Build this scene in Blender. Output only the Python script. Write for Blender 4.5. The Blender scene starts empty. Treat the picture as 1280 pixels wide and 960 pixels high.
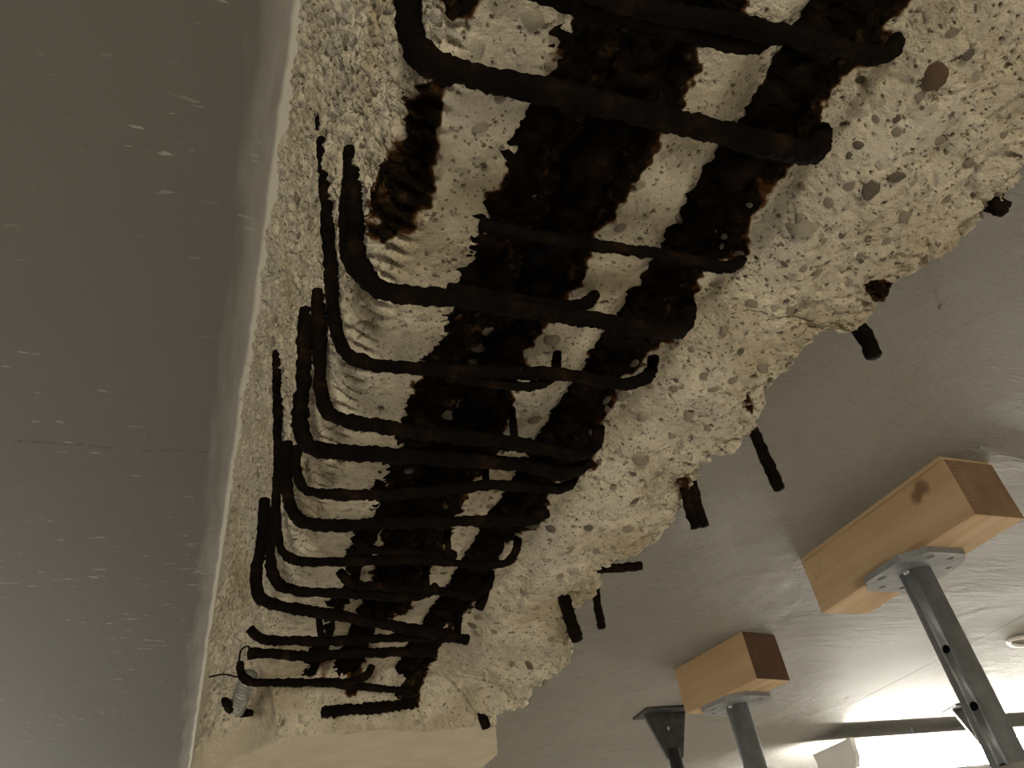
import bpy, bmesh, math
import numpy as np
from mathutils import Vector, Matrix

# ------------------------------------------------------------------ camera, world, lights, exposure
scn = bpy.context.scene
COL = scn.collection
EYE = 1.60                       # camera height above the floor; z below is measured from the eye unless "abs"
F = 975.0
CAM = np.array([[0.932329, -0.332831, -0.141371],      # right
                [-0.103781, -0.620782, 0.777084],      # up
                [0.346398, 0.709826, 0.613315]])       # forward
cd = bpy.data.cameras.new('camera'); cam = bpy.data.objects.new('camera', cd); COL.objects.link(cam)
cd.sensor_width = 36.0; cd.lens = F / 1280 * 36.0; cd.clip_start = 0.01
m = Matrix.Identity(4)
for i in range(3):
    m[i][0] = CAM[0][i]; m[i][1] = CAM[1][i]; m[i][2] = -CAM[2][i]
m[2][3] = EYE
cam.matrix_world = m
scn.camera = cam

w = bpy.data.worlds.new('world'); scn.world = w; w.use_nodes = True
bg = w.node_tree.nodes['Background']
bg.inputs[0].default_value = (1.0, 0.90, 0.74, 1); bg.inputs[1].default_value = 0.17
scn.view_settings.view_transform = 'Standard'; scn.view_settings.look = 'None'
scn.view_settings.exposure = -0.09; scn.view_settings.gamma = 1.0
scn.view_settings.use_curve_mapping = False
LAMP_STRENGTH = 185.0             # diffuser emission of the visible fluorescent fitting
ROOM_LAMP_STRENGTH = 9.0         # the other fittings of the room

def area(name, loc, aim, sx, sy, power, col):
    l = bpy.data.lights.new(name, 'AREA'); l.shape = 'RECTANGLE'; l.size = sx; l.size_y = sy
    l.energy = power; l.color = col
    o = bpy.data.objects.new(name, l); COL.objects.link(o); o.location = loc
    o.rotation_euler = (Vector(aim) - Vector(loc)).to_track_quat('-Z', 'Y').to_euler()
    return o
# fill lights added to brighten the beam, no known lamps: one behind the camera on the left, one farther along the beam
area('fill_light_rear', (-0.95, -2.9, 0.75), (0.15, 0.5, 1.9), 0.6, 0.45, 60, (1.0, 0.885, 0.69))
area('fill_light_side', (-1.25, 3.9, 1.15), (0.0, 0.8, 2.0), 0.6, 0.45, 34, (1.0, 0.96, 0.88))

# ------------------------------------------------------------------ helpers
HS, HB = 0.54, 0.25              # slab soffit and stirrup level above the eye
def ray(px, py):
    return CAM.T @ np.array([(px - 640) / F, -(py - 480) / F, 1.0])
def onz(px, py, z):
    d = ray(px, py); return d * (z / d[2])
def ony(px, py, y):
    d = ray(px, py); return d * (y / d[1])
def project(P):
    c = P @ CAM.T
    return 640 + F * c[..., 0] / c[..., 2], 480 - F * c[..., 1] / c[..., 2]
def W(p): return (float(p[0]), float(p[1]), float(p[2]) + EYE)

def hsh(ix, iy, iz, seed):
    h = (ix.astype(np.int64) * 374761393 + iy.astype(np.int64) * 668265263 + iz.astype(np.int64) * 2147483647 + seed * 974634777) & 0xFFFFFFFF
    h = ((h ^ (h >> 13)) * 1274126177) & 0xFFFFFFFF
    h = ((h ^ (h >> 16)) * 2246822519) & 0xFFFFFFFF
    return ((h ^ (h >> 15)) & 0xFFFFFF) / float(0xFFFFFF)
def vnoise(P, scale, seed=0):
    q = P * scale; i = np.floor(q); f = q - i; f = f * f * (3 - 2 * f)
    i = i.astype(np.int64); out = 0
    for a in (0, 1):
        for b in (0, 1):
            for c in (0, 1):
                wgt = (f[..., 0] if a else 1 - f[..., 0]) * (f[..., 1] if b else 1 - f[..., 1]) * (f[..., 2] if c else 1 - f[..., 2])
                out = out + wgt * hsh(i[..., 0] + a, i[..., 1] + b, i[..., 2] + c, seed)
    return out * 2 - 1
def fbm(P, scale, octv, seed=0, gain=0.5):
    s = 0; a = 1.0; t = 0
    for o in range(octv):
        s = s + a * vnoise(P, scale * 2.03 ** o, seed + o * 17); t += a; a *= gain
    return s / t
def worley(uv, cell, seed):
    """2-D cells: nearest distance, its random numbers, offset to the feature point"""
    q = uv / cell; i = np.floor(q).astype(np.int64); best = np.full(q.shape[:-1], 9e9)
    r1 = np.zeros_like(best); r2 = np.zeros_like(best); r3 = np.zeros_like(best); ox = np.zeros_like(best); oy = np.zeros_like(best)
    z0 = np.zeros_like(i[..., 0])
    for a in (-1, 0, 1):
        for b in (-1, 0, 1):
            cx = i[..., 0] + a; cy = i[..., 1] + b
            fx = cx + hsh(cx, cy, z0, seed); fy = cy + hsh(cx, cy, z0, seed + 1)
            dx = q[..., 0] - fx; dy = q[..., 1] - fy; d = dx * dx + dy * dy
            k = d < best
            best = np.where(k, d, best); ox = np.where(k, dx, ox); oy = np.where(k, dy, oy)
            r1 = np.where(k, hsh(cx, cy, z0, seed + 2), r1); r2 = np.where(k, hsh(cx, cy, z0, seed + 3), r2); r3 = np.where(k, hsh(cx, cy, z0, seed + 4), r3)
    return np.sqrt(best) * cell, r1, r2, r3, ox * cell, oy * cell
def sstep(a, b, x):
    t = np.clip((x - a) / (b - a), 0, 1); return t * t * (3 - 2 * t)

def grid_object(name, P, mat, attrs=None, smooth=True):
    ni, nj = P.shape[:2]
    me = bpy.data.meshes.new(name)
    idx = np.arange(ni * nj).reshape(ni, nj)
    q = np.stack([idx[:-1, :-1], idx[:-1, 1:], idx[1:, 1:], idx[1:, :-1]], -1).reshape(-1, 4)
    me.vertices.add(ni * nj); me.vertices.foreach_set('co', P.reshape(-1).astype(np.float32))
    me.loops.add(q.size); me.loops.foreach_set('vertex_index', q.reshape(-1).astype(np.int32))
    me.polygons.add(len(q)); me.polygons.foreach_set('loop_start', np.arange(0, q.size, 4, dtype=np.int32))
    me.update(calc_edges=True)
    if smooth: me.polygons.foreach_set('use_smooth', np.ones(len(q), bool))
    for k, v in (attrs or {}).items():
        a = me.attributes.new(k, 'FLOAT', 'POINT'); a.data.foreach_set('value', v.reshape(-1).astype(np.float32))
    me.materials.append(mat); me.validate()
    o = bpy.data.objects.new(name, me); COL.objects.link(o)
    return o
def link(name, bm, mat, parent=None, smooth=False, loc=None):
    me = bpy.data.meshes.new(name); bmesh.ops.recalc_face_normals(bm, faces=bm.faces[:])
    bm.to_mesh(me); bm.free()
    if smooth: me.polygons.foreach_set('use_smooth', np.ones(len(me.polygons), bool))
    me.materials.append(mat)
    o = bpy.data.objects.new(name, me); COL.objects.link(o)
    if parent is not None: o.parent = parent
    if loc is not None: o.location = loc
    return o
def tag(o, label=None, cat=None, group=None, kind=None):
    for k, v in (('label', label), ('category', cat), ('group', group), ('kind', kind)):
        if v: o[k] = v
    return o
def empty(name, loc, rz=0):
    o = bpy.data.objects.new(name, None); COL.objects.link(o); o.location = loc; o.rotation_euler = (0, 0, rz); o.empty_display_size = .05
    return o
def copy_tree(o, parent=None):
    c = o.copy(); COL.objects.link(c); c.parent = parent
    for ch in list(o.children): copy_tree(ch, c)
    return c

# ------------------------------------------------------------------ materials
def mat_new(name, rough=0.8, metal=0.0, spec=0.3):
    mt = bpy.data.materials.new(name); mt.use_nodes = True
    nt = mt.node_tree; b = nt.nodes['Principled BSDF']
    b.inputs['Roughness'].default_value = rough; b.inputs['Metallic'].default_value = metal
    b.inputs['Specular IOR Level'].default_value = spec
    return mt, nt, b
def N(nt, t, **kw):
    n = nt.nodes.new(t)
    for k, v in kw.items(): setattr(n, k, v)
    return n
def noise_n(nt, vec, scale, detail=4, rough=.6):
    n = N(nt, 'ShaderNodeTexNoise'); n.inputs['Scale'].default_value = scale; n.inputs['Detail'].default_value = detail; n.inputs['Roughness'].default_value = rough
    nt.links.new(vec, n.inputs['Vector']); return n
def ramp(nt, fac, stops):
    r = N(nt, 'ShaderNodeValToRGB'); e = r.color_ramp.elements
    while len(e) < len(stops): e.new(0.5)
    for k, (p, c) in enumerate(stops):
        e[k].position = p; e[k].color = (c[0], c[1], c[2], 1)
    nt.links.new(fac, r.inputs[0]); return r
def mixc(nt, fac, a, b):
    x = N(nt, 'ShaderNodeMix', data_type='RGBA')
    if hasattr(fac, 'links'): nt.links.new(fac, x.inputs[0])
    else: x.inputs[0].default_value = fac
    for s, v in ((x.inputs[6], a), (x.inputs[7], b)):
        if hasattr(v, 'links'): nt.links.new(v, s)
        else: s.default_value = (v[0], v[1], v[2], 1)
    return x.outputs[2]
def bump(nt, b, h, dist, strength=1.0):
    n = N(nt, 'ShaderNodeBump'); n.inputs['Distance'].default_value = dist; n.inputs['Strength'].default_value = strength
    nt.links.new(h, n.inputs['Height']); nt.links.new(n.outputs[0], b.inputs['Normal']); return n
def obj_coord(nt, scale=(1, 1, 1), gen='Object', rot=(0, 0, 0)):
    t = N(nt, 'ShaderNodeTexCoord'); mp = N(nt, 'ShaderNodeMapping'); mp.inputs['Scale'].default_value = scale; mp.inputs['Rotation'].default_value = rot
    nt.links.new(t.outputs[gen], mp.inputs[0]); return mp.outputs[0]
def thresh(nt, val, a, b):
    r = N(nt, 'ShaderNodeMapRange'); r.inputs[1].default_value = a; r.inputs[2].default_value = b
    nt.links.new(val, r.inputs[0]); return r.outputs[0]
def mulv(nt, a, b, op='MULTIPLY'):
    x = N(nt, 'ShaderNodeMath', operation=op)
    for s, v in ((x.inputs[0], a), (x.inputs[1], b)):
        if hasattr(v, 'links'): nt.links.new(v, s)
        else: s.default_value = v
    return x.outputs[0]

def concrete_mat():
    mt, nt, b = mat_new('broken_concrete', .95, 0, .02)
    v = obj_coord(nt)
    n1 = noise_n(nt, v, 28, 6); n2 = noise_n(nt, v, 150, 4, .7); n3 = noise_n(nt, v, 420, 3, .7)
    base = ramp(nt, n1.outputs[0], [(0.30, (.45, .405, .315)), (.5, (.59, .54, .43)), (.72, (.72, .665, .55))]).outputs[0]
    # sand grains and small dark / pale aggregate
    vo = N(nt, 'ShaderNodeTexVoronoi'); vo.inputs['Scale'].default_value = 170; nt.links.new(v, vo.inputs['Vector'])
    grain = ramp(nt, vo.outputs['Color'], [(.0, (.55, .55, .55)), (.35, (.98, .98, .98)), (.8, (1.06, 1.05, 1.02)), (1, (.75, .73, .70))]).outputs[0]
    mx = N(nt, 'ShaderNodeMix', data_type='RGBA', blend_type='MULTIPLY'); mx.inputs[0].default_value = .8
    nt.links.new(base, mx.inputs[6]); nt.links.new(grain, mx.inputs[7]); col = mx.outputs[2]
    lo = noise_n(nt, v, 11, 4, .55)
    col = mixc(nt, thresh(nt, lo.outputs[0], .50, .68), col, mixc(nt, n2.outputs[0], (.34, .29, .20), (.52, .45, .32)))
    col = mixc(nt, thresh(nt, lo.outputs[0], .46, .30), col, mixc(nt, n2.outputs[0], (.40, .37, .31), (.62, .58, .50)))
    wv_ = N(nt, 'ShaderNodeVectorMath', operation='MULTIPLY_ADD'); wn_ = noise_n(nt, v, 240, 3); nt.links.new(wn_.outputs['Color'], wv_.inputs[0]); wv_.inputs[1].default_value = (.006, .006, .006); nt.links.new(v, wv_.inputs[2])
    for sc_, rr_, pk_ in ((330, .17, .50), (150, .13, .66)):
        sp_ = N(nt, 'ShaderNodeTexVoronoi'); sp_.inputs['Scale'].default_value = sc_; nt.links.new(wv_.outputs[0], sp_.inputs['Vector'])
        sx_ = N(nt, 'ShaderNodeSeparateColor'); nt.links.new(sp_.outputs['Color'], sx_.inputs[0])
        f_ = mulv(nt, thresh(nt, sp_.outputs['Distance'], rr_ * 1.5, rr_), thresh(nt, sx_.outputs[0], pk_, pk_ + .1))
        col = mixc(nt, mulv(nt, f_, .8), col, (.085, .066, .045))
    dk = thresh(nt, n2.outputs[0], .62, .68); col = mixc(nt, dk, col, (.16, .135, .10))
    at = N(nt, 'ShaderNodeAttribute', attribute_name='pit'); col = mixc(nt, mulv(nt, at.outputs['Fac'], .8), col, (.10, .08, .055))  # hollow of each pit darkened in the colour, standing in for shade
    at = N(nt, 'ShaderNodeAttribute', attribute_name='intact'); skin = ramp(nt, n1.outputs[0], [(.3, (.53, .475, .36)), (.7, (.62, .56, .435))]).outputs[0]
    col = mixc(nt, at.outputs['Fac'], col, skin)
    at = N(nt, 'ShaderNodeAttribute', attribute_name='stain')
    st = mulv(nt, at.outputs['Fac'], mulv(nt, mulv(nt, n2.outputs[0], .5, 'SUBTRACT'), .5), 'ADD')
    rust = ramp(nt, n1.outputs[0], [(.3, (.040, .018, .006)), (.6, (.11, .048, .014)), (.8, (.17, .085, .03))]).outputs[0]
    blk = ramp(nt, n2.outputs[0], [(.3, (.005, .004, .003)), (.56, (.013, .009, .005)), (.66, (.05, .028, .013)), (.80, (.13, .095, .065))]).outputs[0]
    col = mixc(nt, thresh(nt, st, .28, .48), col, rust)
    col = mixc(nt, thresh(nt, st, .46, .68), col, blk)
    nt.links.new(col, b.inputs['Base Color'])
    hh = mulv(nt, n2.outputs[0], mulv(nt, n3.outputs[0], .5), 'ADD')
    bump(nt, b, hh, .0026, 1.0)
    return mt
def rust_mat():
    mt, nt, b = mat_new('rusted_steel', .85, .0, .02)
    v = obj_coord(nt); n1 = noise_n(nt, v, 60, 6, .65); n2 = noise_n(nt, v, 330, 4, .7)
    col = ramp(nt, n1.outputs[0], [(.32, (.004, .0035, .003)), (.54, (.008, .006, .0045)), (.68, (.020, .011, .006)), (.80, (.065, .030, .011))]).outputs[0]
    col = mixc(nt, thresh(nt, n2.outputs[0], .72, .80), col, (.16, .14, .115))
    nt.links.new(col, b.inputs['Base Color'])
    
    bump(nt, b, mulv(nt, n1.outputs[0], n2.outputs[0], 'ADD'), .0015, .9)
    return mt
def ceiling_mat(right):
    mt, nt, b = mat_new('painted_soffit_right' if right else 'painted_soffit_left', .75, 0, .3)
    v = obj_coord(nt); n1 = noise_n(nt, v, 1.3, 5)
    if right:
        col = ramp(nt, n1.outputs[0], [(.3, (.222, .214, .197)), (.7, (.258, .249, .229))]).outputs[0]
        vs = obj_coord(nt, (9, 44, 9), rot=(0, 0, .10)); wv = noise_n(nt, vs, 1.0, 6, .62)
        patch = thresh(nt, noise_n(nt, v, 3.2, 3).outputs[0], .40, .62)
        sw = noise_n(nt, obj_coord(nt, (60, 210, 60), rot=(0, 0, .22)), 1.0, 3, .6)
        hh = mulv(nt, mulv(nt, wv.outputs[0], patch), mulv(nt, sw.outputs[0], .25), 'ADD')
        bump(nt, b, hh, .026, .8)
        # straight hairline joint parallel to the beam
        sp = N(nt, 'ShaderNodeSeparateXYZ'); nt.links.new(obj_coord(nt), sp.inputs[0])
        d = mulv(nt, mulv(nt, sp.outputs[0], 1.842, 'SUBTRACT'), 1, 'ABSOLUTE') if False else None
        a = N(nt, 'ShaderNodeMath', operation='SUBTRACT'); a.inputs[1].default_value = 1.843; nt.links.new(sp.outputs[0], a.inputs[0])
        ab = N(nt, 'ShaderNodeMath', operation='ABSOLUTE'); nt.links.new(a.outputs[0], ab.inputs[0])
        ln = thresh(nt, ab.outputs[0], .0045, .0025)
        y1 = thresh(nt, sp.outputs[1], 1.97, 1.90)
        col = mixc(nt, mulv(nt, mulv(nt, ln, y1), .75), col, (.12, .11, .10))
    else:
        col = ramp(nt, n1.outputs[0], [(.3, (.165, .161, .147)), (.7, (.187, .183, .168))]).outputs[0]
        vs = obj_coord(nt, (38, 150, 60)); fl = noise_n(nt, vs, 1.0, 2, .5)
        msk = thresh(nt, noise_n(nt, v, 6, 2).outputs[0], .46, .6)
        col = mixc(nt, mulv(nt, mulv(nt, thresh(nt, fl.outputs[0], .685, .71), msk), .6), col, (.55, .53, .48))
        sp = N(nt, 'ShaderNodeSeparateXYZ'); nt.links.new(v, sp.inputs[0])
        wob = noise_n(nt, v, 14, 3)
        y = mulv(nt, sp.outputs[1], mulv(nt, mulv(nt, wob.outputs[0], .5, 'SUBTRACT'),   .022), 'ADD')
        a = N(nt, 'ShaderNodeMath', operation='SUBTRACT'); a.inputs[1].default_value = .808; nt.links.new(y, a.inputs[0])
        ab = N(nt, 'ShaderNodeMath', operation='ABSOLUTE'); nt.links.new(a.outputs[0], ab.inputs[0])
        ln = thresh(nt, ab.outputs[0], .0024, .0008)
        spk = mulv(nt, thresh(nt, noise_n(nt, v, 130, 3, .7).outputs[0], .40, .66), .75)
        col = mixc(nt, mulv(nt, ln, spk), col, (.06, .055, .05))
        # plaster smear next to the beam
        e = thresh(nt, mulv(nt, sp.outputs[0], mulv(nt, mulv(nt, noise_n(nt, obj_coord(nt, (60, 7, 7)), 1, 4).outputs[0], .5, 'SUBTRACT'), .05), 'ADD'), -.008, .018)
        col = mixc(nt, mulv(nt, e, .55), col, (.50, .485, .44))
        col = mixc(nt, thresh(nt, mulv(nt, sp.outputs[0], mulv(nt, mulv(nt, wob.outputs[0], .5, 'SUBTRACT'), .008), 'ADD'), .0175, .0205), col, (.72, .70, .63))
        bump(nt, b, noise_n(nt, v, 70, 4).outputs[0], .002, .25)
    nt.links.new(col, b.inputs['Base Color'])
    return mt
def wood_mat(name, c0, c1, c2):
    mt, nt, b = mat_new(name, .7, 0, .25)
    v = obj_coord(nt, (28, 2.2, 28)); nz = noise_n(nt, v, 1.0, 4, .55)
    wv = N(nt, 'ShaderNodeTexWave', wave_type='BANDS', bands_direction='X'); wv.inputs['Scale'].default_value = .35; wv.inputs['Distortion'].default_value = 5; wv.inputs['Detail'].default_value = 2
    nt.links.new(v, wv.inputs['Vector'])
    col = ramp(nt, nz.outputs[0], [(.3, c0), (.55, c1), (.75, c2)]).outputs[0]
    col = mixc(nt, mulv(nt, wv.outputs['Fac'], .35), col, c0)
    if 'end' in name:
        rg = N(nt, 'ShaderNodeTexWave', wave_type='RINGS', rings_direction='Y'); rg.inputs['Scale'].default_value = 55; rg.inputs['Distortion'].default_value = 2.5; rg.inputs['Detail'].default_value = 3
        mp = N(nt, 'ShaderNodeMapping'); mp.inputs['Location'].default_value = (.03, 0, .02); nt.links.new(obj_coord(nt), mp.inputs[0]); nt.links.new(mp.outputs[0], rg.inputs['Vector'])
        col = mixc(nt, mulv(nt, rg.outputs['Fac'], .4), col, tuple(x * .55 for x in c0))
    else:
        kn = N(nt, 'ShaderNodeTexVoronoi'); kn.inputs['Scale'].default_value = 8.5; nt.links.new(obj_coord(nt, (1, .55, 1)), kn.inputs['Vector'])
        col = mixc(nt, mulv(nt, thresh(nt, kn.outputs['Distance'], .16, .09), .8), col, tuple(x * .35 for x in c0))
    if name == 'pine_block':
        for kp, kr in (((-.052, -.115, .078), .016), ((-.052, -.10, .070), .013), ((.0, -.17, .062), .011)):
            dn = N(nt, 'ShaderNodeVectorMath', operation='DISTANCE'); dn.inputs[1].default_value = kp; wq = N(nt, 'ShaderNodeVectorMath', operation='MULTIPLY_ADD')
            nt.links.new(noise_n(nt, obj_coord(nt), 60, 3).outputs['Color'], wq.inputs[0]); wq.inputs[1].default_value = (.014, .014, .014); nt.links.new(obj_coord(nt), wq.inputs[2])
            ad = N(nt, 'ShaderNodeVectorMath', operation='SUBTRACT'); ad.inputs[1].default_value = (.007, .007, .007); nt.links.new(wq.outputs[0], ad.inputs[0]); nt.links.new(ad.outputs[0], dn.inputs[0])
            col = mixc(nt, mulv(nt, thresh(nt, dn.outputs['Value'], kr, kr * .45), .75), col, (.13, .075, .04))
    bl = thresh(nt, noise_n(nt, obj_coord(nt, (7, 7, 7)), 1.0, 3).outputs[0], .60, .75)
    col = mixc(nt, mulv(nt, bl, .6), col, tuple(x * .42 for x in c0))
    nt.links.new(col, b.inputs['Base Color']); bump(nt, b, nz.outputs[0], .002, .4)
    return mt
def simple_mat(name, c, rough=.6, metal=0, var=.25, scale=40, spec=.4, bumpd=.0006):
    mt, nt, b = mat_new(name, rough, metal, spec)
    v = obj_coord(nt); n = noise_n(nt, v, scale, 5)
    col = ramp(nt, n.outputs[0], [(.3, tuple(x * (1 - var) for x in c)), (.7, tuple(min(1, x * (1 + var)) for x in c))]).outputs[0]
    nt.links.new(col, b.inputs['Base Color']); bump(nt, b, n.outputs[0], bumpd, .5)
    return mt
def emit_mat(name, col, s):
    mt, nt, b = mat_new(name, .5)
    b.inputs['Base Color'].default_value = (.8, .8, .8, 1)
    b.inputs['Emission Color'].default_value = (*col, 1); b.inputs['Emission Strength'].default_value = s
    return mt
M_CON = concrete_mat(); M_RUST = rust_mat()
M_CL = ceiling_mat(False); M_CR = ceiling_mat(True)
M_FLOOR = simple_mat('floor_concrete', (.40, .36, .30), .85, 0, .15, 6)
M_WOOD = wood_mat('pine_block', (.42, .29, .17), (.52, .385, .24), (.56, .44, .30))
M_WOOD2 = wood_mat('pine_block_aged', (.37, .25, .14), (.46, .33, .195), (.50, .375, .24))
M_ENDG = wood_mat('end_grain_stained_shaded', (.10, .055, .035), (.125, .07, .045), (.16, .095, .06))  # dark from a stain, with the end's shade put into the colour
M_ENDB = wood_mat('end_grain', (.22, .135, .08), (.28, .18, .11), (.33, .225, .14))  # end face kept darker in the colour to stand for its shade
M_GALV = simple_mat('galvanised_steel', (.25, .265, .28), .5, .35, .22, 34)
M_DARKST = simple_mat('dark_steel', (.085, .085, .085), .5, .6, .3, 40)
M_COLLAR = simple_mat('bright_steel', (.42, .42, .42), .4, .5, .2, 30)
M_LAMPB = simple_mat('white_enamel', (.72, .71, .68), .45, 0, .05, 20)
M_LAMP = emit_mat('lamp_diffuser', (1.0, .965, .88), LAMP_STRENGTH)
M_LAMP2 = emit_mat('room_lamp_diffuser', (1.0, .93, .80), ROOM_LAMP_STRENGTH)
M_RIBBED = simple_mat('grey_ribbed_steel', (.30, .30, .28), .55, .4, .35, 160)
M_STONES = [simple_mat('stone_grey_brown', (.24, .205, .155), .7, 0, .3, 120), simple_mat('stone_grey', (.33, .295, .23), .6, 0, .25, 140),
            simple_mat('stone_dark', (.11, .092, .068), .7, 0, .35, 120), simple_mat('stone_pale', (.48, .44, .36), .75, 0, .2, 130),
            simple_mat('stone_rust', (.105, .062, .034), .75, 0, .45, 90)]
M_PLUG = simple_mat('filler_grey', (.22, .21, .19), .8)

# ------------------------------------------------------------------ the room: floor, soffits
def slab(name, x0, x1, y0, y1, z0, z1, mat):
    bm = bmesh.new(); bmesh.ops.create_cube(bm, size=1)
    for v in bm.verts: v.co = (x0 if v.co.x < 0 else x1, y0 if v.co.y < 0 else y1, z0 if v.co.z < 0 else z1)
    return tag(link(name, bm, mat), kind='structure')
slab('floor', -7, 9, -6, 10, -.12, 0, M_FLOOR)
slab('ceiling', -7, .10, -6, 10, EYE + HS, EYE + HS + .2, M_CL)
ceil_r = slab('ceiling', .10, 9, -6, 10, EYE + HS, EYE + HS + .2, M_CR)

# ------------------------------------------------------------------ the broken concrete beam
EDGE_PX = [(1420, 60), (1330, 150), (1290, 185), (1280, 200), (1255, 235), (1235, 262), (1205, 290), (1160, 325), (1125, 350), (1092, 370), (1083, 395), (1060, 408), (1030, 408),
           (1005, 420), (1000, 440), (975, 465), (955, 490), (945, 520), (925, 545), (890, 570), (872, 588), (866, 602), (850, 622), (835, 655), (800, 685), (765, 700),
           (742, 712), (745, 730), (738, 745), (714, 760), (702, 775), (716, 800), (712, 830), (690, 850), (662, 862), (655, 880), (625, 890), (612, 895), (620, 915), (622, 945)]
def z_bottom_edge(Y): return 0.258 - 0.038 * sstep(.60, .80, Y)
ep = []
for (x, y) in EDGE_PX:
    Y = .3
    for _ in range(25):
        q = onz(x, y, float(z_bottom_edge(np.array(Y)))); Y = q[1]
    ep.append((q[1], q[0]))
ep.sort(); ep = np.array(ep)
Y_END = .86
def beam_grid():
    ys = [-.06]
    while ys[-1] < 1.02: ys.append(ys[-1] + (.0005 if .755 < ys[-1] < .80 else .00075 + .0011 * max(0, min(1, (ys[-1] - .1) / .7))))
    ys = np.array([-1.6, -1.2, -.8, -.5, -.3, -.2, -.14, -.10, -.08] + ys + [1.06, 1.12, 1.2, 1.35, 1.6, 2, 2.6, 3.4, 4.5])
    NL, NC, NB, NR = 210, 34, 300, 46
    P = np.zeros((len(ys), NL + NC + NB + NR, 3)); s = np.zeros(P.shape[:2])
    Y = ys[:, None]
    lowf = np.array([[y * 1.0, 0, 0] for y in ys])
    # how far each row is inside the chipped zone (1) or in the sound end (0)
    def chipped(z):
        wob = .02 * vnoise(np.stack([Y + 0 * z, z * np.ones_like(Y), 0 * z + 0 * Y], -1), 18, 5)
        return 1 - sstep(.79, .90, Y + wob + 0 * z)
    # left face, top to bottom
    t = np.linspace(0, 1, NL)[None, :]
    zc = .283 - .0 * Y
    z = HS + .01 + (zc - HS - .01) * t
    Xi = .0105 + (z - .22) * .0455
    Xc = np.interp(z, [.27, .30, .36, .45, .55], [.0605, .0545, .0475, .0375, .0245])
    ck = chipped(z)
    zi = HS + .01 + (.232 - HS - .01) * t
    Xi2 = .0105 + (zi - .22) * .0455
    P[:, :NL, 0] = Xi2 * (1 - ck) + Xc * ck; P[:, :NL, 2] = zi * (1 - ck) + z * ck
    # corner
    t = np.linspace(0, 1, NC + 2)[None, 1:-1]; a = t * math.pi / 2
    ck = chipped(.26 + 0 * t)
    cx = P[:, NL - 1:NL, 0]; cz = P[:, NL - 1:NL, 2]
    r = .013
    P[:, NL:NL + NC, 0] = cx + r * (1 - np.cos(a)); P[:, NL:NL + NC, 2] = cz - r * np.sin(a)
    # bottom
    t = np.linspace(0, 1, NB)[None, :]
    x0 = cx + r; z0 = cz - r
    Xe = np.interp(ys, ep[:, 0], ep[:, 1])[:, None]; ze = z_bottom_edge(Y)
    X = x0 + (Xe - x0) * t
    rat = X / .26
    zs = .272 + 0 * X
    zs = zs + .010 * sstep(.40, .45, rat) * (1 - sstep(.56, .62, rat))          # deeper in the middle
    zs = zs + .004 * sstep(.70, .74, rat) * (1 - sstep(.82, .86, rat))
    zs = zs - .012 * sstep(.86, 1.0, rat)                                         # right flank lies lower
    zs = zs + (ze - zs) * sstep(.80, 1.0, t)
    wob = .018 * vnoise(np.stack([X, Y + 0 * X, 0 * X], -1), 22, 9) + .008 * vnoise(np.stack([X, Y + 0 * X, 0 * X], -1), 70, 19)
    inb = sstep(.768, .792, Y + wob * .6)
    zs = zs * (1 - inb) + .222 * inb
    inb2 = sstep(.790, .80, Y + wob * .6)
    # blend to corner height on the left
    zs = zs + (z0 - zs) * (1 - sstep(0, .06, t))
    j0 = NL + NC
    P[:, j0:j0 + NB, 0] = X; P[:, j0:j0 + NB, 2] = zs
    # right face going up to the slab
    t = np.linspace(0, 1, NR + 1)[None, 1:] ** 1.3
    zr = ze + (HS + .01 - ze) * t
    P[:, j0 + NB:, 0] = Xe - .012 * np.sin(np.clip(t * 2, 0, 1) * 1.57) + 0 * zr; P[:, j0 + NB:, 2] = zr
    P[:, :, 1] = Y
    intact = np.zeros(P.shape[:2]); intact[:, j0:j0 + NB] = inb2; intact[:, :NL] = sstep(.865, .90, Y) + 0 * P[:, :NL, 2]; intact[:, NL:j0] = sstep(.845, .865, Y); intact[:, j0:j0 + 60] *= sstep(.80, .86, Y) * np.linspace(1, 0, 60)[None, :] + np.linspace(0, 1, 60)[None, :]
    intact[:, j0 + NB:] = inb2[:, -1:]
    # arc length across
    dX = np.diff(P[:, :, 0], axis=1); dZ = np.diff(P[:, :, 2], axis=1)
    u = np.concatenate([np.zeros((len(ys), 1)), np.cumsum(np.hypot(dX, dZ), axis=1)], 1)
    # normals out of the concrete
    du = np.gradient(P, axis=1); dv = np.gradient(P, axis=0)
    n = np.cross(dv, du); n /= np.linalg.norm(n, axis=-1, keepdims=True) + 1e-12
    mid = n[60, j0 + NB // 2]
    if mid[2] > 0: n = -n
    return ys, P, n, u, intact, (NL, NC, NB, NR)
ys, BP, BN, BU, INT, (NL, NC, NB, NR) = beam_grid()
J0 = NL + NC

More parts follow.
